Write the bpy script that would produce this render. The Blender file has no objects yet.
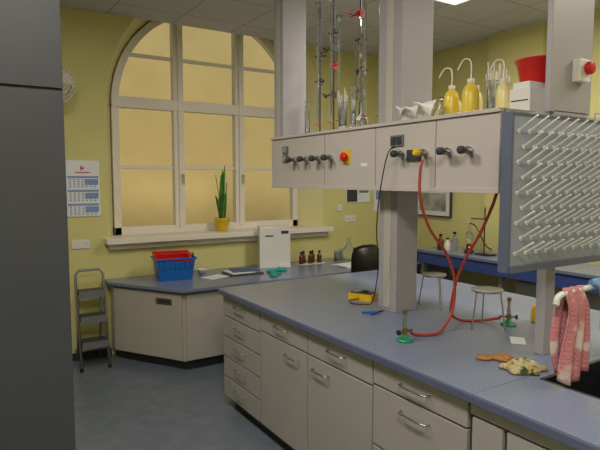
import bpy, bmesh, math, random
from mathutils import Vector, Matrix
random.seed(4)
sc=bpy.context.scene
# ------------------------------------------------------------ materials
def lin(c):
    return tuple(((v/255)/12.92 if v/255<=0.04045 else ((v/255+0.055)/1.055)**2.4) for v in c)+(1.0,)
MATS={}
def mat(name,rgb,rough=0.5,metal=0.0,var=0.06,scale=6.0,bump=0.0,trans=0.0,emit=0.0,bscale=80,alpha=1.0):
    if name in MATS: return MATS[name]
    m=bpy.data.materials.new(name); m.use_nodes=True
    nt=m.node_tree; b=nt.nodes['Principled BSDF']
    c=lin(rgb)
    b.inputs['Roughness'].default_value=rough
    b.inputs['Metallic'].default_value=metal
    tc=nt.nodes.new('ShaderNodeTexCoord')
    n=nt.nodes.new('ShaderNodeTexNoise'); n.inputs['Scale'].default_value=scale; n.inputs['Detail'].default_value=4
    nt.links.new(tc.outputs['Object'],n.inputs['Vector'])
    r=nt.nodes.new('ShaderNodeValToRGB')
    r.color_ramp.elements[0].position=0.3; r.color_ramp.elements[1].position=0.7
    r.color_ramp.elements[0].color=tuple(v*(1-var) for v in c[:3])+(1,)
    r.color_ramp.elements[1].color=tuple(min(1,v*(1+var)) for v in c[:3])+(1,)
    nt.links.new(n.outputs['Fac'],r.inputs['Fac']); nt.links.new(r.outputs['Color'],b.inputs['Base Color'])
    if bump>0:
        n2=nt.nodes.new('ShaderNodeTexNoise'); n2.inputs['Scale'].default_value=bscale
        nt.links.new(tc.outputs['Object'],n2.inputs['Vector'])
        bp=nt.nodes.new('ShaderNodeBump'); bp.inputs['Strength'].default_value=bump; bp.inputs['Distance'].default_value=0.01
        nt.links.new(n2.outputs['Fac'],bp.inputs['Height']); nt.links.new(bp.outputs['Normal'],b.inputs['Normal'])
    if trans>0:
        b.inputs['Transmission Weight'].default_value=trans; b.inputs['IOR'].default_value=1.3
    if alpha<1: b.inputs['Alpha'].default_value=alpha
    if emit>0:
        b.inputs['Emission Color'].default_value=c; b.inputs['Emission Strength'].default_value=emit
    MATS[name]=m; return m
# ------------------------------------------------------------ mesh builder
class B:
    def __init__(s,name): s.name=name; s.bm=bmesh.new(); s.m=[]; s.M=Matrix.Identity(4)
    def mi(s,m):
        if m not in s.m: s.m.append(m)
        return s.m.index(m)
    def v(s,p): return s.bm.verts.new(s.M@Vector(p))
    def face(s,vs,m,smooth=False):
        try: f=s.bm.faces.new(vs)
        except ValueError: return
        f.material_index=s.mi(m); f.smooth=smooth
    def box(s,a,b,m):
        x0,y0,z0=[min(a[i],b[i]) for i in range(3)]; x1,y1,z1=[max(a[i],b[i]) for i in range(3)]
        p=[s.v(q) for q in [(x0,y0,z0),(x1,y0,z0),(x1,y1,z0),(x0,y1,z0),(x0,y0,z1),(x1,y0,z1),(x1,y1,z1),(x0,y1,z1)]]
        for f in [(3,2,1,0),(4,5,6,7),(0,1,5,4),(1,2,6,5),(2,3,7,6),(3,0,4,7)]: s.face([p[i] for i in f],m)
    def obox(s,c,size,rot,m):
        old=s.M; s.M=old@Matrix.Translation(c)@rot.to_4x4()
        h=[k/2 for k in size]; s.box((-h[0],-h[1],-h[2]),(h[0],h[1],h[2]),m); s.M=old
    def prism(s,pts,z0,z1,m):
        a=[s.v((x,y,z0)) for x,y in pts]; b=[s.v((x,y,z1)) for x,y in pts]; n=len(pts)
        s.face(a[::-1],m); s.face(b,m)
        for i in range(n): s.face([a[i],a[(i+1)%n],b[(i+1)%n],b[i]],m)
    def lathe(s,c,prof,m,seg=24,axis=None,sx=1,sy=1):
        R=Matrix.Identity(4)
        if axis is not None: R=Vector((0,0,1)).rotation_difference(Vector(axis).normalized()).to_matrix().to_4x4()
        T=Matrix.Translation(c)@R; rings=[]
        for r,z in prof:
            if r<1e-6: rings.append([s.v(T@Vector((0,0,z)))])
            else: rings.append([s.v(T@Vector((sx*r*math.cos(2*math.pi*i/seg),sy*r*math.sin(2*math.pi*i/seg),z))) for i in range(seg)])
        for k in range(len(rings)-1):
            A,Bq=rings[k],rings[k+1]
            for i in range(seg):
                j=(i+1)%seg
                if len(A)==1 and len(Bq)==1: continue
                if len(A)==1: s.face([A[0],Bq[j],Bq[i]],m,True)
                elif len(Bq)==1: s.face([A[i],A[j],Bq[0]],m,True)
                else: s.face([A[i],A[j],Bq[j],Bq[i]],m,True)
    def cyl(s,p0,p1,r,m,seg=16,r1=None):
        p0=Vector(p0);p1=Vector(p1);L=(p1-p0).length
        r1=r if r1 is None else r1
        s.lathe(p0,[(0,0),(r,0)],m,seg,p1-p0); s.lathe(p0,[(r,0),(r1,L)],m,seg,p1-p0); s.lathe(p0,[(r1,L),(0,L)],m,seg,p1-p0)
    def tube(s,pts,r,m,seg=8,smooth=True,sub=8,flat=1.0):
        P=[Vector(p) for p in pts]
        if smooth and len(P)>2:
            Q=[]; E=[P[0]*2-P[1]]+P+[P[-1]*2-P[-2]]
            for i in range(1,len(E)-2):
                for k in range(sub):
                    t=k/sub; a,b,c,d=E[i-1],E[i],E[i+1],E[i+2]
                    Q.append(0.5*((2*b)+(c-a)*t+(2*a-5*b+4*c-d)*t*t+(3*b-a-3*c+d)*t**3))
            Q.append(P[-1]); P=Q
        up=None; rings=[]; n=len(P)
        for i in range(n):
            t=(P[min(i+1,n-1)]-P[max(i-1,0)]).normalized()
            if up is None:
                up=t.orthogonal().normalized()
            up=(up-t*up.dot(t)).normalized(); sd=t.cross(up)
            rr=r(i/(n-1)) if callable(r) else r
            rings.append([s.v(P[i]+up*math.cos(2*math.pi*k/seg)*rr+sd*math.sin(2*math.pi*k/seg)*rr*flat) for k in range(seg)])
        for i in range(n-1):
            for k in range(seg): s.face([rings[i][k],rings[i][(k+1)%seg],rings[i+1][(k+1)%seg],rings[i+1][k]],m,True)
        s.face(rings[0][::-1],m); s.face(rings[-1],m)
    def done(s,bevel=0.0,seg=2,parent=None):
        bmesh.ops.recalc_face_normals(s.bm,faces=s.bm.faces)
        me=bpy.data.meshes.new(s.name); s.bm.to_mesh(me); s.bm.free()
        for m in s.m: me.materials.append(m)
        o=bpy.data.objects.new(s.name,me); sc.collection.objects.link(o)
        if bevel>0:
            md=o.modifiers.new('bev','BEVEL'); md.width=bevel; md.segments=seg; md.limit_method='ANGLE'; md.angle_limit=math.radians(50)
        return o
RZ=lambda a: Matrix.Rotation(math.radians(a),3,'Z')
RX=lambda a: Matrix.Rotation(math.radians(a),3,'X')
RY=lambda a: Matrix.Rotation(math.radians(a),3,'Y')

wallm=mat('wall_yellow_paint',(208,202,136),0.85,var=0.04,scale=2,bump=0.05)
reveal=mat('reveal_paint',(224,217,162),0.85,var=0.03,scale=2)
floorm=mat('floor_linoleum',(110,120,134),0.22,var=0.10,scale=9)
ochre=mat('courtyard_ochre_render',(212,188,124),0.95,var=0.07,scale=1.3,bump=0.2,bscale=12)
white=mat('white_frame_paint',(226,220,208),0.45,var=0.02)
ctop=mat('countertop_bluegrey',(122,133,160),0.24,var=0.06,scale=60)
cedge=mat('countertop_edge',(92,102,134),0.4,var=0.04)
lam=mat('cabinet_laminate',(168,165,164),0.45,var=0.02,scale=3)
lamb=mat('cabinet_carcass',(80,78,80),0.6,var=0.02)
lamw=mat('cabinet_laminate_beige',(184,180,172),0.5,var=0.02,scale=3)
kick=mat('plinth_dark',(45,46,52),0.6)
steel=mat('brushed_steel',(190,190,192),0.28,1.0,var=0.05,scale=30)
darksteel=mat('dark_steel',(70,70,74),0.4,0.8)
hood=mat('service_panel',(190,185,182),0.42,var=0.02,scale=3)
colm=mat('service_column_grey',(164,162,168),0.45,var=0.02,scale=3)
dgrey=mat('dark_grey_plastic',(58,60,66),0.45)
mgrey=mat('mid_grey_plastic',(112,114,122),0.45)
black=mat('black_plastic',(22,22,24),0.4)
wplas=mat('white_plastic',(222,222,218),0.4,var=0.02)
red=mat('red_plastic',(205,24,20),0.35)
yel=mat('yellow_plastic',(225,185,25),0.4)
yliq=mat('yellow_bottle',(222,196,74),0.3)
ypale=mat('pale_yellow_bottle',(222,214,150),0.3)
rub=mat('red_rubber_hose',(170,62,50),0.5)
blue=mat('blue_plastic',(18,100,185),0.35)
grn=mat('green_cast_base',(30,140,95),0.4)
brass=mat('brass_tarnished',(150,130,90),0.35,0.9)
glass=mat('lab_glass',(226,232,230),0.05,trans=0.92,var=0.0)
brown=mat('amber_glass',(82,42,12),0.15)
paper=mat('paper_white',(225,228,230),0.8,var=0.02)
teal=mat('teal_nitrile',(20,150,140),0.6)
leather=mat('leather_tan',(168,116,64),0.7,var=0.25,scale=40)

# ------------------------------------------------------------ room shell
H=3.25
b=B('floor'); b.box((-1.7,-1.3,-0.1),(5.1,5.6,0),floorm); b.done()
cm=mat('ceiling_tiles',(200,200,206),0.9,var=0.03)
nt=cm.node_tree; bs=nt.nodes['Principled BSDF']
tc=nt.nodes.new('ShaderNodeTexCoord'); br=nt.nodes.new('ShaderNodeTexBrick'); br.offset=0
br.inputs['Scale'].default_value=1.6; br.inputs['Brick Width'].default_value=1; br.inputs['Row Height'].default_value=1
br.inputs['Mortar Size'].default_value=0.01
br.inputs['Color1'].default_value=lin((196,196,200)); br.inputs['Color2'].default_value=lin((202,202,206)); br.inputs['Mortar'].default_value=lin((150,150,155))
nt.links.new(tc.outputs['Object'],br.inputs['Vector']); nt.links.new(br.outputs['Color'],bs.inputs['Base Color'])
b=B('ceiling'); b.box((-1.7,-1.3,H),(5.1,5.35,H+0.12),cm); b.box((-1.7,5.2,H+0.12),(5.1,5.35,4.0),cm); b.done()  # second box: unseen upstand added to seal the window niche from sky light
b=B('wall_left'); b.box((-1.7,-1.3,0),(-1.6,5.35,H),wallm); b.done()
b=B('wall_back'); b.box((-1.6,-1.3,0),(5.0,-1.2,H),wallm); b.done()
b=B('wall_right'); b.box((5.0,-1.3,0),(5.1,5.35,H),wallm); b.box((4.9,3.3,0),(5.0,3.95,H),wallm); b.done()
Y0,Y1=5.35,5.6
oc,orad,osp=2.465,1.245,2.45
ic,irad,isp=2.39,1.08,2.45
b=B('wall_window')
TOP=4.0
def quad(p): b.face([b.v(q) for q in p],wallm)
quad([(-1.7,Y0,0),(oc-orad,Y0,0),(oc-orad,Y0,TOP),(-1.7,Y0,TOP)])
quad([(oc+orad,Y0,0),(5.1,Y0,0),(5.1,Y0,TOP),(oc+orad,Y0,TOP)])
quad([(oc-orad,Y0,0),(oc+orad,Y0,0),(oc+orad,Y0,1.1),(oc-orad,Y0,1.1)])
N=36
def oa(i): a=math.pi-math.pi*i/N; return (oc+orad*math.cos(a),osp+orad*math.sin(a))
def ia(i): a=math.pi-math.pi*i/N; return (ic+irad*math.cos(a),isp+irad*math.sin(a))
for i in range(N):
    p,q=oa(i),oa(i+1)
    quad([(p[0],Y0,p[1]),(q[0],Y0,q[1]),(q[0],Y0,TOP),(p[0],Y0,TOP)])
    r,t=ia(i),ia(i+1)
    f=[b.v(k) for k in [(p[0],Y0,p[1]),(r[0],Y1,r[1]),(t[0],Y1,t[1]),(q[0],Y0,q[1])]]; b.face(f,reveal,True)
for sgn in (-1,1):
    f=[b.v(k) for k in [(oc+sgn*orad,Y0,1.1),(ic+sgn*irad,Y1,1.1),(ic+sgn*irad,Y1,isp),(oc+sgn*orad,Y0,osp)]]; b.face(f,reveal)
quad([(-1.7,Y1+.1,0),(ic-irad,Y1+.1,0),(ic-irad,Y1+.1,TOP),(-1.7,Y1+.1,TOP)])
quad([(ic+irad,Y1+.1,0),(5.1,Y1+.1,0),(5.1,Y1+.1,TOP),(ic+irad,Y1+.1,TOP)])
quad([(ic-irad,Y1+.1,0),(ic+irad,Y1+.1,0),(ic+irad,Y1+.1,1.15),(ic-irad,Y1+.1,1.15)])
for i in range(N):
    p,q=ia(i),ia(i+1); quad([(p[0],Y1+.1,p[1]),(q[0],Y1+.1,q[1]),(q[0],Y1+.1,TOP),(p[0],Y1+.1,TOP)])
quad([(-1.7,Y0,TOP),(5.1,Y0,TOP),(5.1,Y1+.1,TOP),(-1.7,Y1+.1,TOP)])
b.done()
b=B('trim_window_sill'); b.box((1.16,5.22,1.09),(3.78,5.62,1.145),white); b.box((1.2,5.3,1.03),(3.74,5.36,1.09),white); b.done(0.006)
b=B('window_1')
zb=1.145; x0,x1=ic-irad,ic+irad
def arcbar(rad_o,rad_i,ya,yb):
    for i in range(N):
        a0=math.pi-math.pi*i/N;a1=math.pi-math.pi*(i+1)/N
        P=[]
        for y in (ya,yb):
            for rr in (rad_o,rad_i):
                for a in (a0,a1): P.append(b.v((ic+rr*math.cos(a),y,isp+rr*math.sin(a))))
        o0,o1,i0,i1,O0,O1,I0,I1=P
        b.face([o0,o1,i1,i0],white);b.face([O0,O1,I1,I0],white);b.face([i0,i1,I1,I0],white);b.face([o0,o1,O1,O0],white)
arcbar(irad,irad-.07,5.54,5.62)
b.box((x0,5.54,zb),(x0+.07,5.62,isp),white); b.box((x1-.07,5.54,zb),(x1,5.62,isp),white)
b.box((x0,5.54,zb),(x1,5.62,zb+.08),white)
mx=[1.995,2.70]
def archz(x): return isp+math.sqrt(max(0,irad**2-(x-ic)**2))
for m_ in mx: 
    b.box((m_-.055,5.535,zb),(m_+.055,5.62,archz(m_)-.02),white)
    b.box((m_-.012,5.52,zb+.05),(m_+.012,5.54,archz(m_)-.05),white)
b.box((x0,5.525,2.42),(x1,5.62,2.53),white)
for z in (1.83,2.95):
    w=math.sqrt(irad**2-max(0,z-isp)**2) if z>isp else irad
    b.box((ic-w+.03,5.56,z-.017),(ic+w-.03,5.6,z+.017),white)
for m_ in mx: b.cyl((m_+.03,5.535,1.75),(m_+.03,5.50,1.75),.012,steel); b.box((m_+.02,5.495,1.66),(m_+.04,5.51,1.76),steel)
b.done(0.004)
b=B('courtyard_wall_outside'); b.box((-4,8.0,-3),(12,8.2,9),ochre); b.done()
b=B('baseboard_window'); b.box((-1.6,5.335,0),(1.2,5.35,.07),kick); b.done()

# ------------------------------------------------------------ ceiling lamp fixtures
def lamp(x,y,energy,n=None):
    b=B('ceiling_light_fixture'); b.box((x-.3,y-.6,H-.05),(x+.3,y+.6,H),wplas)
    em=mat('lamp_diffuser',(240,236,225),0.5,emit=1.2,var=0)
    b.box((x-.27,y-.57,H-.056),(x+.27,y+.57,H-.05),em); b.done()
    l=bpy.data.lights.new('ceiling_light','AREA'); l.shape='RECTANGLE'; l.size=.5; l.size_y=1.1; l.energy=energy; l.color=(1,.91,.81)
    o=bpy.data.objects.new('ceiling_light_lamp',l); o.location=(x,y,H-.07); sc.collection.objects.link(o)
lamp(3.40,2.75,40); lamp(0.3,2.6,40); lamp(0.3,0.2,50); lamp(3.62,0.6,32)

# ------------------------------------------------------------ laboratory bench
BX=1.60; YE=3.67; XR=3.3; YN=0.0
b=B('laboratory_bench')
fx=BX+.03
b.box((fx+.02,YN,.09),(XR-.03,YE-.02,.62),lamb); b.box((fx+.02,1.32,.62),(XR-.03,YE-.02,.865),lamb)
b.box((fx+.06,YN,0),(XR-.08,YE-.08,.09),kick)
b.box((fx+.02,YE-.02,.09),(XR-.03,YE-.005,.865),lam)
sx0,sx1,sy0,sy1=1.95,2.42,.72,1.28
def top(a,c): b.box((a[0],a[1],.868),(c[0],c[1],.90),ctop)
top((BX,1.32),(XR,YE)); 
top((BX,YN),(sx0,1.318)); top((sx1,YN),(XR,1.318)); top((sx0,YN),(sx1,sy0)); top((sx0,sy1),(sx1,1.318))
b.box((BX-.004,YN,.862),(BX,YE,.893),cedge); b.box((BX,YE,.862),(XR,YE+.004,.893),cedge)
sk=mat('sink_black_ceramic',(38,42,52),.3)
b.box((sx0,sy0,.64),(sx1,sy1,.66),sk); b.box((sx0,sy0,.64),(sx0+.015,sy1,.90),sk); b.box((sx1-.015,sy0,.64),(sx1,sy1,.90),sk)
b.box((sx0,sy0,.64),(sx1,sy0+.015,.90),sk); b.box((sx0,sy1-.015,.64),(sx1,sy1,.90),sk)
b.box((fx+.02,YN,.62),(fx+.035,1.32,.865),lamb)
def handle(yc,z,L=.15):
    x=fx-.002
    b.tube([(x+.004,yc-L/2,z),(x-.02,yc-L/2+.006,z),(x-.028,yc-L/2+.03,z),(x-.028,yc+L/2-.03,z),(x-.02,yc+L/2-.006,z),(x+.004,yc+L/2,z)],.0045,steel,8,True,4)
def front(ya,yb,za,zb_,hz=None,hy=None,L=.15):
    b.box((fx-.0,ya+.005,za+.005),(fx+.02,yb-.005,zb_-.005),lam)
    if hz: handle(hy if hy is not None else (ya+yb)/2,hz,L)
E=[3.65,3.07,2.50,1.93,1.36]
for k in range(5):
    za=.855-.153*(k+1); front(E[1],E[0],za,za+.153,za+.10)
for k,(a,c) in enumerate([(E[2],E[1]),(E[3],E[2])]):
    front(a,c,.72,.855,.80); front(a,c,.09,.72,.655,(a+.16 if k==0 else c-.14),.15)
front(E[4],E[3],.735,.855,.80,None,.17); front(E[4],E[3],.44,.735,.675,None,.17); front(E[4],E[3],.09,.44,.38,None,.17)
front(1.20,1.345,.09,.80); front(.62,1.19,.09,.80,.72,1.05); front(.04,.61,.09,.80,.72,.2)
b.box((fx,YN,.805),(fx+.02,1.35,.855),lam)
b.done(0.003)

# ------------------------------------------------------------ reagent shelf / service unit
b=B('reagent_shelf_unit')
px=2.05; pb,pt=1.66,2.015
PY=[3.65,2.94,2.425,1.96,1.575]
b.box((px+.02,1.575,pb),(2.88,3.65,pb+.03),hood)
b.box((px+.02,1.575,pt-.02),(2.88,3.65,pt+.006),hood)
b.box((px+.02,3.63,pb),(2.88,3.65,pt-.015),hood); b.box((px+.02,1.575,pb),(2.88,1.595,pt-.015),hood)
b.box((2.86,1.575,pb),(2.88,3.65,pt),hood)
b.box((px+.012,1.575,pb+.01),(px+.03,3.65,pt-.02),dgrey)
for i in range(4):
    b.box((px-.0,PY[i+1]+.003,pb),(px+.02,PY[i]-.003,pt-.014),hood)
b.box((px-.012,1.575,pt-.012),(px+.03,3.65,pt+.006),hood)
b.box((px-.004,1.575,pb-.02),(px+.03,3.65,pb+.004),hood)
for z in (1.918,1.855): b.box((px-.012,3.40,z-.026),(px,3.47,z+.026),mgrey); b.cyl((px-.012,3.435,z),(px-.018,3.435,z),.018,colm)
b.box((px-.010,2.19,1.885),(px,2.29,1.945),mgrey); b.box((px-.016,2.2,1.895),(px-.01,2.235,1.935),dgrey); b.box((px-.016,2.245,1.895),(px-.01,2.28,1.935),dgrey)
def valve(y,z,cm_=dgrey,s=1.0):
    b.cyl((px,y,z),(px-.02,y,z),.024*s,steel); b.cyl((px-.02,y,z),(px-.05,y,z),.011*s,darksteel)
    b.cyl((px-.035,y-.004,z),(px-.035,y-.05*s,z-.004),.009*s,steel); b.cyl((px-.035,y-.04*s,z),(px-.035,y-.055*s,z-.045*s),.008*s,darksteel,10,.006*s)
    b.lathe((px-.045,y,z),[(0,0),(.02*s,0),(.024*s,.01),(.024*s,.028),(.016*s,.036),(0,.036)],cm_,14,(-1,0,0))
for y in (3.30,3.15,3.00,2.86): valve(y,1.843,dgrey,.85)
for y,c_ in ((2.20,dgrey),(2.03,yel),(1.87,dgrey),(1.74,dgrey)): valve(y,1.84,c_,.8)
b.box((px-.01,2.06,1.80),(px,2.16,1.86),dgrey)
b.box((px-.006,2.66,1.80),(px,2.735,1.885),yel); b.lathe((px-.006,2.70,1.843),[(0,0),(.018,0),(.018,.012),(.028,.014),(.028,.026),(.022,.032),(0,.034)],red,20,(-1,0,0))
b.box((px-.002,2.5,1.78),(px,2.56,1.80),paper)
b.done(0.003)
zt=pt+.006
b=B('service_column'); b.box((2.075,3.52,zt),(2.28,3.65,H),colm); b.box((2.071,3.56,zt),(2.075,3.61,H),lamw); b.done(.003)
b=B('service_column'); b.box((2.2,2.38,zt),(2.45,2.58,H),colm); b.box((2.196,2.45,zt),(2.20,2.51,H),lamw); b.done(.003)
b=B('service_column'); b.box((2.205,1.442,2.0),(2.52,1.47,H),colm); b.box((2.24,1.442,1.985),(2.50,1.574,2.01),colm); b.done(.003)
b=B('support_post'); b.box((2.225,1.442,.90),(2.295,1.49,1.985),colm); b.box((2.225,1.442,1.70),(2.295,1.574,1.76),colm); b.done(.003)
b=B('support_post'); b.box((2.20,2.40,.90),(2.37,2.56,pb-.0),colm); b.box((2.194,2.45,.92),(2.20,2.51,pb-.02),lamw); b.done(.003)

# ------------------------------------------------------------ pegboard drying rack
b=B('drying_rack_pegboard')
rk=mat('rack_board_bluegrey',(146,154,172),.45); rf=mat('rack_frame_bluegrey',(92,100,122),.4)
rx0,rx1,rz0,rz1,ry=1.885,2.72,1.345,1.965,1.40
b.box((rx0,ry,rz0),(rx1,ry+.025,rz1),rk)
b.box((rx0-.009,ry-.012,rz0-.025),(rx0+.006,ry+.035,rz1+.008),rf); b.box((rx1-.012,ry-.012,rz0-.025),(rx1+.015,ry+.035,rz1+.008),rf)
b.box((rx0,ry-.02,rz0-.026),(rx1,ry+.03,rz0),rf); b.box((rx0,ry-.006,rz1),(rx1,ry+.03,rz1+.008),rf)
b.box((2.23,ry+.02,1.4),(2.29,1.4425,1.46),rf); b.box((2.23,ry+.02,1.85),(2.29,1.4425,1.91),rf)
for r_ in range(9):
    for c_ in range(12):
        x=rx0+.05+c_*.07+(.035 if r_%2 else 0); z=rz0+.05+r_*.063
        if x>rx1-.03: continue
        b.cyl((x,ry,z),(x,ry-.085,z+.055),.0052,wplas,8,.0042)
        b.cyl((x,ry,z),(x,ry-.004,z),.010,wplas,8)
b.done()
b=B('wire_hanger_rack')
for i in range(6):
    z=1.97-i*.05
    b.tube([(2.46,1.30,z),(2.46,1.22,z),(2.54,1.2,z),(2.60,1.22,z),(2.60,1.30,z)],.004,wplas,6)
for x in (2.46,2.60):
    b.tube([(x,1.30,2.0),(x,1.30,1.70)],.005,wplas,6,False); b.tube([(x,1.3,2.0),(x,1.385,2.0),(x,1.385,1.965)],.005,wplas,6,False)
b.done()
b=B('emergency_alarm_box'); b.box((2.36,1.405,2.14),(2.45,1.4425,2.24),wplas); b.lathe((2.415,1.405,2.20),[(0,0),(.026,0),(.03,.012),(.026,.028),(0,.03)],red,20,(0,-1,0)); b.done(.004)

# ------------------------------------------------------------ faucet, towel
FY=1.20
b=B('sink_faucet')
b.cyl((2.47,FY,.9),(2.47,FY,.93),.03,wplas); b.tube([(2.47,FY,.92),(2.47,FY,1.15),(2.46,FY,1.24),(2.38,FY,1.27),(2.12,FY,1.265),(1.95,FY,1.257),(1.92,FY,1.22)],.012,wplas,12)
b.cyl((2.47,FY,1.0),(2.47,FY-.07,1.0),.012,wplas); b.lathe((2.47,FY-.07,1.0),[(0,0),(.02,0),(.024,.02),(0,.03)],blue,12,(0,-1,0))
b.done()
tw=bpy.data.materials.new('pink_towel'); tw.use_nodes=True; nt=tw.node_tree; bs=nt.nodes['Principled BSDF']; bs.inputs['Roughness'].default_value=.95
tcn=nt.nodes.new('ShaderNodeTexCoord'); 
w1=nt.nodes.new('ShaderNodeTexChecker'); w1.inputs['Scale'].default_value=110; w1.inputs['Color1'].default_value=lin((184,112,122)); w1.inputs['Color2'].default_value=lin((196,138,144))
w2=nt.nodes.new('ShaderNodeTexNoise'); w2.inputs['Scale'].default_value=13
mx_=nt.nodes.new('ShaderNodeMixRGB'); mx_.inputs[2].default_value=lin((208,192,190))
rmp=nt.nodes.new('ShaderNodeValToRGB'); rmp.color_ramp.elements[0].position=.5; rmp.color_ramp.elements[1].position=.62
nt.links.new(tcn.outputs['Object'],w1.inputs['Vector']); nt.links.new(tcn.outputs['Object'],w2.inputs['Vector']); nt.links.new(w2.outputs['Fac'],rmp.inputs['Fac']); nt.links.new(rmp.outputs['Color'],mx_.inputs['Fac'])
nt.links.new(w1.outputs['Color'],mx_.inputs[1]); nt.links.new(mx_.outputs['Color'],bs.inputs['Base Color'])
b=B('hanging_towel')
def sheet(yoff,zbot,ph):
    nu,nv=22,18; g=[]
    for j in range(nv+1):
        t=j/nv; row=[]
        for i in range(nu+1):
            s_=i/nu; w=.12+.04*math.sin(t*2.2+ph)*t
            x=2.02+(s_-.5)*w+.012*math.sin(t*5+ph); y=FY+yoff*min(1,t*5)+.014*math.sin(s_*16+ph+t*2)*(.3+t)
            z=1.283-(1.283-zbot)*t-.02*math.sin(s_*5+ph)*t
            row.append(b.v((x,y,z)))
        g.append(row)
    for j in range(nv):
        for i in range(nu): b.face([g[j][i],g[j][i+1],g[j+1][i+1],g[j+1][i]],tw,True)
sheet(-.026,.925,0); sheet(.026,.96,1.3)
o=b.done(); md=o.modifiers.new('s','SOLIDIFY'); md.thickness=.006
b=B('blue_rubber_gloves')
bg_=mat('light_blue_rubber',(110,150,200),.5)
for k in range(3): b.tube([(2.16+.03*k,FY-.005,1.285),(2.165+.03*k,FY-.04,1.27),(2.17+.03*k,FY-.048,1.18),(2.165+.032*k,FY-.05,1.10-.02*k)],lambda t:.014-.004*t,bg_,10)
b.tube([(2.15,FY-.005,1.285),(2.19,FY-.005,1.289),(2.23,FY-.005,1.285)],.013,bg_,10)
b.done()

# ------------------------------------------------------------ hoses and cable
b=B('red_gas_hose'); b.tube([(2.0,2.0,1.80),(1.985,2.0,1.74),(1.99,2.0,1.6),(2.06,2.0,1.45),(2.17,1.99,1.32),(2.23,1.98,1.18),(2.23,1.98,1.02),(2.16,1.97,.93),(2.05,1.93,.911),(1.95,1.97,.912),(1.90,1.965,.935)],.0075,rub,10); b.done()
b=B('red_gas_hose'); b.tube([(2.2,1.70,1.64),(2.2,1.73,1.56),(2.24,1.83,1.42),(2.27,1.93,1.3),(2.28,2.00,1.17),(2.28,2.04,1.02),(2.30,2.05,.95),(2.37,2.04,.912),(2.48,1.98,.911),(2.52,1.90,.935)],.0075,rub,10); b.done()
b=B('black_power_cable'); b.tube([(2.035,2.24,1.88),(2.0,2.25,1.86),(1.985,2.27,1.78),(2.0,2.33,1.6),(2.06,2.42,1.4),(2.12,2.47,1.2),(2.14,2.52,1.02),(2.16,2.58,.93),(2.17,2.66,.907),(2.12,2.72,.906),(2.16,2.80,.906),(2.22,2.78,.915)],.0035,black,8); b.done()

def bunsen(x,y,ang):
    b=B('bunsen_burner')
    b.lathe((x,y,.90),[(0,0),(.042,0),(.043,.006),(.03,.014),(.014,.022),(.012,.04),(0,.04)],grn,24)
    b.cyl((x,y,.935),(x,y,.965),.013,brass); b.cyl((x,y,.965),(x,y,1.05),.008,steel); b.cyl((x,y,1.035),(x,y,1.055),.011,brass)
    b.cyl((x,y,.975),(x,y,.995),.012,steel)
    d=Vector((math.cos(ang),math.sin(ang),0)); p=Vector((x,y,.948)); b.cyl(p,p+d*.05,.006,brass); b.cyl(p-d*.01,p-d*.035,.005,brass); b.cyl(p-d*.035,p-d*.045,.013,darksteel)
    b.done()
bunsen(1.85,1.95,0); bunsen(2.54,1.86,math.pi*.75)
def tripod(x,y,h=.21,r=.075,a0=.3):
    b=B('bunsen_tripod')
    rp=[(x+r*math.cos(2*math.pi*i/28),y+r*math.sin(2*math.pi*i/28),.90+h) for i in range(29)]
    b.tube(rp,.0045,steel,8,False)
    gz=mat('wire_gauze',(180,178,172),.6,.3,var=.2,scale=300)
    b.lathe((x,y,.90+h+.004),[(0,0),(r*1.12,0),(r*1.12,.006),(0,.006)],gz,28)
    for k in range(3):
        a=a0+k*2*math.pi/3
        b.cyl((x+r*.95*math.cos(a),y+r*.95*math.sin(a),.90+h),(x+(r+.025)*math.cos(a),y+(r+.025)*math.sin(a),.901),.0045,steel,8)
    b.done()
tripod(2.52,2.40,.20,.068,.2); tripod(2.39,1.89,.205,.075,.9)

b=B('yellow_multimeter'); old=b.M; b.M=Matrix.Translation((2.27,2.80,.90))@RZ(25).to_4x4()
b.box((-.05,-.085,0),(.05,.085,.045),yel); b.box((-.042,-.075,.045),(.042,.075,.052),dgrey); b.box((-.032,.02,.052),(.032,.065,.055),mat('lcd',(120,130,110),.3)); b.cyl((0,-.02,.05),(0,-.02,.062),.022,black)
b.M=old; b.done(.006)
b=B('blue_pliers'); 
b.tube([(2.02,2.50,.908),(2.07,2.47,.908),(2.11,2.455,.908)],.007,blue,8); b.tube([(2.04,2.44,.908),(2.08,2.45,.908),(2.11,2.455,.908)],.007,blue,8); b.cyl((2.105,2.455,.908),(2.16,2.46,.908),.007,darksteel,8,.003); b.done()
def glove(name,x,y,z,ang,m,s=1.0):
    b=B(name); b.M=Matrix.Translation((x,y,z))@RZ(ang).to_4x4()@Matrix.Scale(s,4)
    b.lathe((0,0,.012),[(0,-.012),(.03,-.011),(.043,0),(.03,.012),(0,.013)],m,18,sx=1.15)
    b.lathe((-.085,0,.012),[(0,-.012),(.034,-.011),(.04,0),(.034,.01),(0,.012)],m,18,sx=1.4)
    for k,(yy,L) in enumerate([(-.03,.05),(-.011,.065),(.011,.06),(.03,.045)]):
        b.tube([(.03,yy,.012),(.03+L*.6,yy*1.25,.016+.006*(k%2)),(.03+L,yy*1.35,.010)],lambda t:.0105-.003*t,m,8)
    b.tube([(-.01,-.035,.012),(.01,-.058,.014),(.035,-.07,.010)],lambda t:.012-.003*t,m,8)
    b.done()
glove('leather_work_glove',2.01,1.52,.90,-32,leather,.72)
glove('nitrile_gloves',2.80,4.86,.75,15,teal,1.1); glove('nitrile_gloves',2.65,4.68,.75,60,teal,1.0)
cl=bpy.data.materials.new('patterned_cloth'); cl.use_nodes=True; nt=cl.node_tree; bs=nt.nodes['Principled BSDF']; bs.inputs['Roughness'].default_value=.95
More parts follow.
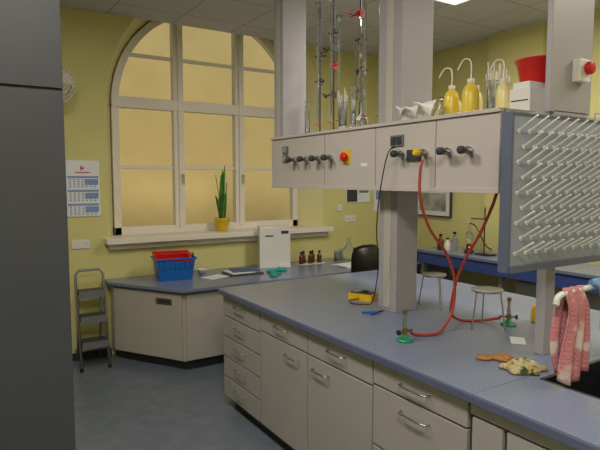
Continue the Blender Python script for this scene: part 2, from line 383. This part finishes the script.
t1=nt.nodes.new('ShaderNodeTexCoord'); t2=nt.nodes.new('ShaderNodeTexNoise'); t2.inputs['Scale'].default_value=38; t3=nt.nodes.new('ShaderNodeValToRGB')
t3.color_ramp.elements[0].color=lin((60,84,70)); t3.color_ramp.elements[0].position=.38; t3.color_ramp.elements[1].color=lin((190,180,156)); t3.color_ramp.elements[1].position=.6; e=t3.color_ramp.elements.new(.47); e.color=lin((172,156,80)); 
nt.links.new(t1.outputs['Object'],t2.inputs['Vector']); nt.links.new(t2.outputs['Fac'],t3.inputs['Fac']); nt.links.new(t3.outputs['Color'],bs.inputs['Base Color'])
b=B('crumpled_dishcloth'); n=26; g=[]
for j in range(n+1):
    row=[]
    for i in range(n+1):
        s_,t=i/n-.5,j/n-.5; e_=max(0,1-4*max(s_*s_,t*t))
        z=.904+(.022*abs(math.sin(s_*11+t*6))+.016*abs(math.sin(t*13-s_*5)))*e_**.5
        q=1-.22*(abs(s_*t)*4)
        row.append(b.v((1.985+(s_*.16*q)+.012*math.sin(t*9),1.375+(t*.14*q)+.010*math.sin(s_*11),z)))
    g.append(row)
for j in range(n):
    for i in range(n): b.face([g[j][i],g[j][i+1],g[j+1][i+1],g[j+1][i]],cl,True)
o=b.done(); md=o.modifiers.new('s','SOLIDIFY'); md.thickness=.003; md.offset=1
b=B('paper_note'); b.obox((2.33,1.65,.9015),(.12,.07,.002),RZ(40),paper); b.done()
b=B('squeeze_bottle'); b.lathe((2.72,1.82,.90),[(0,0),(.022,0),(.024,.01),(.024,.07),(.012,.085),(.012,.1),(0,.1)],yel,18); b.done()

# ------------------------------------------------------------ shelf-top glassware
ST=zt
def bottle(name,x,y,r,h,m,spout=True,cap=wplas):
    b=B(name); b.lathe((x,y,ST),[(0,0),(r,0),(r*1.03,.01),(r,h*.62),(r*.8,h*.78),(r*.38,h*.88),(r*.38,h*.93),(0,h*.93)],m,22)
    b.cyl((x,y,ST+h*.9),(x,y,ST+h),r*.45,cap)
    if spout: b.tube([(x,y,ST+h),(x,y,ST+h*1.35),(x-.005,y+.01,ST+h*1.5),(x-.02,y+.035,ST+h*1.5),(x-.035,y+.06,ST+h*1.25)],.0035,cap,8)
    b.done()
bottle('wash_bottle',2.25,2.045,.040,.18,yliq); bottle('wash_bottle',2.27,1.935,.044,.20,yliq); bottle('wash_bottle',2.31,1.765,.036,.18,ypale)
bottle('white_plastic_bottle',2.42,2.17,.035,.16,wplas,False); bottle('white_plastic_bottle',2.45,2.05,.035,.2,ypale,False)
def cylinder(x,y,r,h,stuff=0,name='measuring_cylinder'):
    b=B(name); b.lathe((x,y,ST),[(0,0),(r*1.4,0),(r*1.4,.008),(r,.02),(r,h),(r*1.15,h+.004),(r*.88,h),(r*.88,.03),(0,.03)],glass,20)
    for k in range(stuff):
        a=random.random()*6.28; t=random.uniform(.3,.9)*r; q=r*1.3
        b.cyl((x+t*.5*math.cos(a),y+t*.5*math.sin(a),ST+.03),(x+q*math.cos(a),y+q*math.sin(a),ST+h+random.uniform(.04,.1)),.0025,wplas,6)
    b.done()
cylinder(2.34,1.853,.028,.18,16,'pipette_jar'); cylinder(2.16,2.89,.028,.18,14,'pipette_jar'); cylinder(2.13,2.74,.018,.26); cylinder(2.42,3.02,.022,.22)
cylinder(2.46,1.88,.03,.18,10,'pipette_jar'); cylinder(2.25,3.455,.02,.26)
b=B('glass_flask'); b.lathe((2.3,2.16,ST),[(0,0),(.05,0),(.055,.01),(.02,.09),(.018,.13),(.024,.135)],glass,24); b.done()
b=B('plastic_funnels')
for k,(x,y,a) in enumerate([(2.13,2.26,60),(2.13,2.16,75),(2.14,2.08,70)]):
    d=RZ(20*k)@RX(-a)@Vector((0,0,1))
    b.lathe(Vector((x,y,2.068+.006*k)),[(.05,-.01),(.012,.05),(.006,.06),(.005,.10),(.004,.10),(.010,.05),(.047,-.01)],wplas,22,d)
b.done()
def stand(x,y,clamps):
    b=B('retort_stand'); b.box((x-.05,y-.05,ST),(x+.05,y+.05,ST+.012),darksteel); b.cyl((x,y,ST+.01),(x,y,ST+.95),.006,darksteel,10)
    for z,c_,dy in clamps:
        b.box((x-.016,y-.016,z-.02),(x+.016,y+.016,z+.02),c_); b.cyl((x,y,z),(x-.02,y+dy,z),.005,darksteel,8); b.cyl((x-.02,y,z-.0),(x-.045,y,z),.006,c_,8)
        b.tube([(x-.02,y+dy,z),(x-.04,y+dy*1.15,z+.012),(x-.03,y+dy*1.5,z+.012)],.005,c_,8); b.tube([(x-.02,y+dy,z),(x-.01,y+dy*1.25,z-.008),(x-.02,y+dy*1.5,z)],.005,c_,8)
    b.done()
stand(2.28,3.16,[(2.50,red,-.05),(2.72,darksteel,-.05),(2.3,darksteel,.06),(2.62,darksteel,.06)])
stand(2.31,2.90,[(2.62,darksteel,-.06),(2.80,red,.06),(2.42,darksteel,-.06),(2.30,mgrey,.05)])
stand(2.30,3.36,[(2.6,darksteel,-.06),(2.42,darksteel,-.05)])
def burette(x,y,z0,z1):
    b=B('glass_burette'); b.lathe((x,y,z0),[(.002,0),(.003,.06),(.010,.10),(.010,z1-z0),(.022,z1-z0+.04),(.020,z1-z0+.04),(.008,z1-z0),(.008,.1),(.0015,.06),(.001,0)],glass,14)
    b.cyl((x-.02,y,z0+.07),(x+.02,y,z0+.07),.005,red,8); b.done()
for x,y,a,c_ in [(2.20,3.08,2.03,2.9),(2.20,2.99,2.03,2.75),(2.17,2.68,2.03,2.8),(2.26,2.64,2.03,3.0),(2.20,3.24,2.03,2.9)]: burette(x,y,a,c_)
b=B('coil_condenser_apparatus')
cx0,cy0=2.24,2.79
b.lathe((cx0,cy0,ST),[(0,0),(.035,.0),(.045,.03),(.045,.06),(.035,.09),(.013,.105),(.013,.17),(.02,.20),(.024,.22),(.024,.56),(.014,.60),(.014,.70),(.02,.72)],glass,20)
pk=mat('rose_glass_coil',(150,96,84),.2)
b.tube([(cx0+.014*math.cos(t*.7),cy0+.014*math.sin(t*.7),ST+.22+t*.0028) for t in range(120)],.003,pk,6,False)
b.tube([(cx0,cy0,ST+.54),(cx0-.03,cy0+.01,ST+.56),(cx0-.04,cy0+.02,ST+.45),(cx0-.03,cy0+.03,ST+.25),(cx0-.01,cy0+.03,ST+.2)],.005,mgrey,8)
b.done()
b=B('white_storage_boxes'); b.box((2.26,1.58,ST),(2.62,1.69,ST+.11),wplas) ; b.box((2.27,1.59,ST+.11),(2.61,1.68,ST+.14),paper); b.box((2.258,1.59,ST+.05),(2.26,1.68,ST+.056),dgrey); b.done(.004)
b=B('red_plastic_basin'); b.lathe((2.43,1.645,ST+.14),[(0,0),(.085,0),(.092,.01),(.112,.11),(.122,.115),(.122,.12),(.108,.118),(.088,.012),(0,.010)],red,32); b.done()

# ------------------------------------------------------------ window counter
b=B('window_counter')
cp=[(1.15,5.34),(1.15,5.17),(1.61,4.44),(4.98,4.44),(4.98,5.34)]
b.prism(cp,.722,.75,ctop)
b.prism([(1.165,5.335),(1.165,5.18),(1.62,4.455),(4.97,4.455),(4.97,5.335)],.705,.722,cedge)
bp=[(1.20,5.33),(1.20,5.19),(1.64,4.50),(2.9,4.50),(2.9,5.33)]
b.prism(bp,.09,.705,lamw)
b.prism([(1.24,5.33),(1.24,5.21),(1.67,4.54),(2.86,4.54),(2.86,5.33)],0,.09,kick)
A=Vector((1.20,5.19,0)); C=Vector((1.64,4.50,0)); d=(C-A); L=d.length; ang=math.degrees(math.atan2(d.y,d.x))
b.M=Matrix.Translation(A)@RZ(ang).to_4x4()
b.box((.02,-.018,.10),(L-.02,0,.695),lamw)
b.box((L-.30,-.024,.59),(L-.12,-.018,.65),steel); b.box((L-.285,-.026,.60),(L-.135,-.022,.64),dgrey)
b.M=Matrix.Identity(4)
for xa,xb in [(1.655,2.05),(2.06,2.47),(2.48,2.89)]: b.box((xa,4.482,.10),(xb,4.50,.695),lamw)
b.box((4.9,4.5,0),(4.95,5.3,.705),colm); b.box((3.9,4.6,0),(3.94,5.3,.705),colm)
b.done(.003)

b=B('blue_red_baskets')
def crate(x,y,z,w,dp,h,m,rot,rim=.012):
    b.M=Matrix.Translation((x,y,z))@rot.to_4x4()
    o0=[(-w*.42,-dp*.42),(w*.42,-dp*.42),(w*.42,dp*.42),(-w*.42,dp*.42)]; o1=[(-w/2,-dp/2),(w/2,-dp/2),(w/2,dp/2),(-w/2,dp/2)]
    v0=[b.v((p[0],p[1],0)) for p in o0]; v1=[b.v((p[0],p[1],h)) for p in o1]
    i0=[b.v((p[0]*.95,p[1]*.95,.006)) for p in o0]; i1=[b.v((p[0]*.95,p[1]*.95,h)) for p in o1]
    b.face(v0,m); b.face(i0,m)
    for k in range(4):
        j=(k+1)%4; b.face([v0[k],v0[j],v1[j],v1[k]],m); b.face([i0[k],i0[j],i1[j],i1[k]],m); b.face([v1[k],v1[j],i1[j],i1[k]],m)
    e=rim
    b.box((-w/2-e,-dp/2-e,h-.012),(w/2+e,-dp/2,h+.006),m);b.box((-w/2-e,dp/2,h-.012),(w/2+e,dp/2+e,h+.006),m);b.box((-w/2-e,-dp/2,h-.012),(-w/2,dp/2,h+.006),m);b.box((w/2,-dp/2,h-.012),(w/2+e,dp/2,h+.006),m)
    for k in range(7):
        xx=-w*.4+k*w*.133; b.box((xx-.008,-dp/2-.003,h*.55),(xx+.008,-dp*.46,h*.85),m)
    b.M=Matrix.Identity(4)
crate(1.73,5.02,.75,.36,.28,.21,blue,RZ(-8)); crate(1.72,5.04,.845,.32,.23,.13,red,RZ(-10)@RX(14),.016)
b.M=Matrix.Translation((1.73,5.02,.965))@RZ(-8).to_4x4()
b.tube([(-.18,0,0),(-.17,-.10,.035),(-.12,-.15,.045),(0,-.16,.048),(.12,-.15,.045),(.17,-.10,.035),(.18,0,0)],.007,red,8); b.M=Matrix.Identity(4)
b.done(.002)
b=B('small_white_bowl'); b.lathe((2.06,5.12,.75),[(0,0),(.03,0),(.055,.045),(.058,.05),(.052,.047),(.028,.006),(0,.006)],wplas,24); b.done()
b=B('white_benchtop_instrument')
b.M=Matrix.Translation((2.91,5.14,.75))@RZ(-20).to_4x4()
b.box((-.17,-.09,.0),(.17,.09,.03),wplas); b.box((-.17,-.07,.03),(.17,.09,.45),wplas); b.box((-.17,-.09,.03),(.04,-.07,.43),wplas); b.box((.07,-.078,.37),(.15,-.07,.40),dgrey); b.box((-.11,-.093,.34),(-.02,-.09,.355),dgrey)
b.M=Matrix.Identity(4); b.done(.010,3)
b=B('laptop_notebook_stack'); b.obox((2.42,4.92,.758),(.36,.25,.016),RZ(-6),dgrey); b.obox((2.41,4.93,.772),(.30,.22,.012),RZ(2),paper); b.obox((2.44,4.93,.785),(.27,.2,.014),RZ(-9),mat('cover_blue',(80,100,130),.6)); b.done(.002)
b=B('loose_paper_sheets'); b.obox((2.10,4.88,.7515),(.24,.18,.002),RZ(20),paper); b.done()
b=B('amber_reagent_bottles')
for k in range(5):
    x=3.24+k*.062; y=5.10+(k%2)*.05
    b.lathe((x,y,.754),[(0,0),(.026,0),(.027,.008),(.027,.085),(.011,.105),(.011,.125),(0,.125)],brown,18); b.cyl((x,y,.868),(x,y,.894),.014,black)
b.obox((3.37,5.12,.752),(.34,.16,.004),RZ(0),wplas)
b.done()
b=B('glass_beaker'); b.lathe((3.72,5.05,.75),[(0,0),(.045,0),(.048,.01),(.048,.12),(.052,.125),(.045,.12),(.045,.01),(0,.008)],glass,24); b.done()
b=B('paper_stack'); b.obox((3.65,4.75,.756),(.3,.21,.012),RZ(12),paper); b.obox((3.64,4.75,.764),(.3,.21,.004),RZ(3),paper); b.done()
b=B('round_glass_flask'); b.lathe((3.95,5.15,.75),[(0,0),(.04,.0),(.09,.05),(.09,.10),(.03,.17),(.025,.26),(.032,.265)],glass,24); b.done()
b=B('potted_snake_plant'); pc=(2.42,5.42,1.145)
b.lathe(pc,[(0,0),(.055,0),(.062,.02),(.078,.12),(.085,.125),(.085,.145),(.074,.145),(.070,.12),(0,.118)],yel,28)
pl=mat('snake_plant_leaf',(74,130,52),.5,var=.35,scale=35)
for k in range(9):
    a=k*2.4; r0=.010+.010*(k%3); hgt=[.60,.50,.34,.55,.28,.42,.24,.50,.32][k]; lean=.03+.05*((k*7)%5)/5
    base=Vector((pc[0]+r0*math.cos(a),pc[1]+r0*math.sin(a),pc[2]+.11)); g=[]
    n_=10; tw_=a+1.57
    for j in range(n_+1):
        t=j/n_; w=.025*(math.sin(math.pi*min(.98,.18+.82*t)))**.7+.001
        c_=base+Vector((math.cos(a)*lean*t*t,math.sin(a)*lean*t*t,hgt*t)); ta=tw_+.6*t
        dv=Vector((math.cos(ta),math.sin(ta),0)); nv=Vector((-math.sin(ta),math.cos(ta),0))
        g.append([b.v(c_-dv*w),b.v(c_+nv*.006),b.v(c_+dv*w),b.v(c_-nv*.001)])
    for j in range(n_):
        for q in range(4): b.face([g[j][q],g[j][(q+1)%4],g[j+1][(q+1)%4],g[j+1][q]],pl,True)
b.done()

# ------------------------------------------------------------ wall items
b=B('wall_calendar'); y=5.345
b.box((.84,y-.006,1.36),(1.135,y+.004,1.88),paper)
bl=mat('calendar_blue',(120,150,195),.7); ink=mat('calendar_ink',(105,112,130),.7); rd=mat('calendar_red',(205,80,60),.7)
for k in range(3):
    z1=1.74-k*.128
    b.box((.85,y-.010,z1-.118),(1.125,y-.006,z1),paper); b.box((.85,y-.011,z1-.022),(1.125,y-.010,z1-.003),bl)
    for i in range(7):
        for j in range(5): b.box((.865+i*.036,y-.011,z1-.038-j*.017),(.883+i*.036,y-.010,z1-.030-j*.017),bl if (i+j)%2 else ink)
    b.box((1.0,y-.012,z1-.085),(1.12,y-.011,z1-.03),bl)
b.lathe((.98,y-.006,1.81),[(0,0),(.026,0),(.026,.002),(0,.002)],rd,3,(0,-1,0)); b.box((.92,y-.008,1.765),(1.05,y-.006,1.775),rd)
b.done()
def socket(x,z,y=5.35,n=2):
    b=B('wall_socket'); b.box((x-.04*n,y-.012,z-.04),(x+.04*n,y-.0005,z+.04),wplas)
    for k in range(n):
        cx=x-.04*(n-1)+.08*k; b.lathe((cx,y-.0125,z),[(.026,0),(.026,.002),(.02,.002),(.018,-.004),(0,-.004)],wplas,20,(0,-1,0)); b.cyl((cx-.009,y-.010,z),(cx-.009,y-.0145,z),.003,black,8); b.cyl((cx+.009,y-.010,z),(cx+.009,y-.0145,z),.003,black,8)
    b.done(.002)
socket(.95,1.10); socket(4.12,1.22,n=2); socket(3.95,1.36,n=1)
b=B('wall_sign'); b.box((4.05,5.335,1.42),(4.42,5.349,1.62),paper); b.box((4.06,5.333,1.43),(4.22,5.335,1.61),dgrey); b.box((4.25,5.333,1.54),(4.40,5.335,1.57),ink); b.done()
b=B('wall_poster'); b.box((4.5,5.34,1.3),(4.8,5.349,1.7),paper); b.box((4.53,5.338,1.45),(4.77,5.34,1.67),bl); b.done()
b=B('framed_picture'); b.box((4.975,4.5,1.26),(4.998,5.08,1.60),paper); b.box((4.972,4.57,1.32),(4.976,5.01,1.54),mat('photo_grey',(160,160,150),.5,var=.5,scale=7))
for a_,c_ in [((4.5,1.25),(5.08,1.265)),((4.5,1.595),(5.08,1.61)),((4.49,1.25),(4.505,1.61)),((5.075,1.25),(5.09,1.61))]: b.box((4.965,a_[0],a_[1]),(4.998,c_[0],c_[1]),dgrey)
b.done()
b=B('wall_fan'); c0=Vector((.76,5.10,2.52))
b.cyl((.80,5.345,2.45),(.80,5.33,2.45),.05,wplas); b.tube([(.80,5.34,2.45),(.80,5.26,2.44),(.79,5.2,2.50),(.765,5.18,2.52)],.014,wplas,10)
ax=Vector((.35,-.9,-.1)).normalized(); b.lathe(c0+ax*-.02,[(0,-.08),(.04,-.07),(.045,0),(.03,.01),(0,.01)],wplas,20,ax)
sidev=ax.cross(Vector((0,0,1))).normalized(); upv=sidev.cross(ax)
for rr,off in [(.15,.03),(.15,0),(.11,.055),(.07,.065),(.035,.07),(.11,-.02)]:
    b.tube([c0+ax*off+(sidev*math.cos(t*math.pi/14)+upv*math.sin(t*math.pi/14))*rr for t in range(29)],.003,wplas,6,False)
for k in range(20):
    t=k*math.pi/10; dd=sidev*math.cos(t)+upv*math.sin(t); b.tube([c0+ax*.07+dd*.035,c0+ax*.06+dd*.10,c0+ax*.03+dd*.15,c0+dd*.15,c0-ax*.02+dd*.11,c0-ax*.03+dd*.05],.002,wplas,5,True,3)
for k in range(3):
    t=k*2.094; dd=sidev*math.cos(t)+upv*math.sin(t); d2=sidev*math.cos(t+.9)+upv*math.sin(t+.9)
    f=[b.v(c0+ax*.02),b.v(c0+ax*.01+dd*.13),b.v(c0+ax*.03+(dd+d2).normalized()*.135),b.v(c0+ax*.04+d2*.12)]; b.face(f,wplas)
b.done()
b=B('folding_step_ladder'); lg=mat('ladder_metal',(130,130,136),.4,.3)
xa,xb=.86,1.10
b.tube([(xa,4.98,0.01),(xa,5.16,.84),(xa+.03,5.17,.88),(xb-.03,5.17,.88),(xb,5.16,.84),(xb,4.98,.01)],.012,lg,10,False)
b.tube([(xa+.02,5.29,.01),(xa+.02,5.17,.62)],.010,lg,8,False); b.tube([(xb-.02,5.29,.01),(xb-.02,5.17,.62)],.010,lg,8,False)
for z in (.22,.44,.66):
    yy=4.98+.18*z/.84; b.box((xa+.01,yy-.07,z),(xb-.01,yy+.10,z+.04),dgrey); b.box((xa+.008,yy-.075,z-.015),(xb-.008,yy-.065,z+.045),mgrey)
b.box((xa,5.28,.1),(xb,5.30,.12),lg)
for x in (xa,xb): b.cyl((x,4.98,0),(x,4.985,.03),.017,black,10)
b.done()
b=B('tall_storage_cabinet'); dk=mat('cabinet_dark_bluegrey',(68,72,84),.45,var=.04); dk2=mat('cabinet_dark_gap',(18,20,24),.6)
b.box((-.9,2.22,.08),(.35,2.8,2.9),dk); b.box((-.88,2.24,0),(.33,2.78,.08),dk2)
for xa_,xb_ in [(-.895,-.28),(-.274,.345)]:
    for za,zb2 in [(.1,2.03),(2.04,2.89)]: b.box((xa_,2.20,za),(xb_,2.22,zb2),dk)
b.tube([(-.32,2.2,1.0),(-.32,2.165,1.01),(-.32,2.165,1.19),(-.32,2.2,1.2)],.006,steel,8,False)
b.done(.003)
b=B('office_chair'); cx,cy=3.28,4.16
for k in range(5):
    a=k*2*math.pi/5+.3; e=Vector((cx+.24*math.cos(a),cy+.24*math.sin(a),.07)); b.cyl((cx,cy,.1),e,.02,black,10,.014); b.cyl((e.x-.012*math.sin(a),e.y+.012*math.cos(a),.028),(e.x+.012*math.sin(a),e.y-.012*math.cos(a),.028),.028,black,14); b.cyl(e,(e.x,e.y,.03),.008,black,8)
b.cyl((cx,cy,.08),(cx,cy,.45),.025,darksteel)
b.lathe((cx,cy,.45),[(0,0),(.2,0),(.235,.02),(.235,.05),(.2,.075),(0,.08)],black,28)
b.tube([(cx,cy-.1,.46),(cx,cy-.24,.48),(cx,cy-.26,.6),(cx,cy-.24,.78)],.018,black,10)
g=[]; nu,nv=12,12
for side in (0,1):
    gg=[]
    for j in range(nv+1):
        row=[]
        for i in range(nu+1):
            s_=i/nu*2-1;t=j/nv*2-1; k=(1-.25*abs(t)**3)
            x=cx+.19*s_*k; z=.88+.21*t*(1-.15*abs(s_)**3); yv=cy-.22+.05*s_*s_+.02*t*t+(-.035 if side==0 else .0)*(1-max(abs(s_),abs(t))**4)
            row.append(b.v((x,yv,z)))
        gg.append(row)
    for j in range(nv):
        for i in range(nu): b.face([gg[j][i],gg[j][i+1],gg[j+1][i+1],gg[j+1][i]],black,True)
bmesh.ops.remove_doubles(b.bm,verts=b.bm.verts,dist=.0004)
b.done()
b=B('side_workbench'); bb=mat('bench_fascia_blue',(62,84,150),.45)
b.box((4.33,1.0,.90),(4.89,4.40,.93),ctop); b.box((4.34,1.0,.78),(4.36,4.40,.90),bb); b.box((4.34,4.38,.78),(4.89,4.40,.90),bb)
for y in (1.05,2.2,3.3,4.33): b.box((4.38,y,0),(4.43,y+.04,.78),colm); b.box((4.82,y,0),(4.87,y+.04,.78),colm); b.box((4.4,y,.74),(4.86,y+.04,.78),colm)
b.box((4.45,2.3,0),(4.87,3.2,.74),lam); b.box((4.445,2.32,.4),(4.45,3.18,.405),dgrey)
b.done(.003)
b=B('distillation_stand'); 
b.box((4.5,3.55,.93),(4.62,3.73,.945),darksteel); b.cyl((4.56,3.66,.94),(4.56,3.66,1.42),.007,darksteel); b.cyl((4.56,3.66,1.3),(4.52,3.8,1.3),.006,darksteel)
b.lathe((4.52,3.82,1.05),[(0,0),(.04,.015),(.05,.05),(.04,.09),(.013,.12),(.013,.24),(.018,.245)],glass,20); b.tube([(4.52,3.82,1.25),(4.5,3.72,1.22),(4.5,3.6,1.05),(4.5,3.52,1.0)],.007,brown,8)
b.lathe((4.52,3.82,.93),[(0,0),(.05,0),(.05,.03),(.03,.05),(.03,.1),(0,.1)],brown,18)
b.done()
b=B('reagent_bottles')
for k,(y,m_,h) in enumerate([(4.2,brown,.16),(4.1,wplas,.13),(4.0,glass,.2),(3.4,brown,.18),(3.3,wplas,.2)]):
    b.lathe((4.5,y,.93),[(0,0),(.035,0),(.036,.01),(.036,h*.65),(.014,h*.8),(.014,h),(0,h)],m_,18); b.cyl((4.5,y,.93+h*.95),(4.5,y,.93+h*1.08),.017,black)
b.done()

# ------------------------------------------------------------ light
w=bpy.data.worlds.new('sky'); sc.world=w; w.use_nodes=True; nt=w.node_tree
bg=nt.nodes['Background']; sk_=nt.nodes.new('ShaderNodeTexSky'); sk_.sky_type='HOSEK_WILKIE'; sk_.turbidity=4; sk_.sun_direction=(0,-.5,.8)
nt.links.new(sk_.outputs['Color'],bg.inputs['Color']); bg.inputs['Strength'].default_value=1.3
s=bpy.data.lights.new('sun','SUN'); s.energy=2.2; s.angle=.2; s.color=(1,.97,.9)
so=bpy.data.objects.new('sun',s); so.rotation_euler=(math.radians(38),0,math.radians(8)); sc.collection.objects.link(so)

cam=bpy.data.cameras.new('camera'); co=bpy.data.objects.new('camera',cam); sc.collection.objects.link(co)
cam.sensor_width=36; cam.lens=36*540/600; cam.clip_start=.05
co.location=(0,0,1.7); co.rotation_euler=(math.radians(90-4.76),0,math.radians(-32.3)); sc.camera=co
sc.view_settings.view_transform='Standard'; sc.view_settings.look='None'; sc.view_settings.exposure=0.05
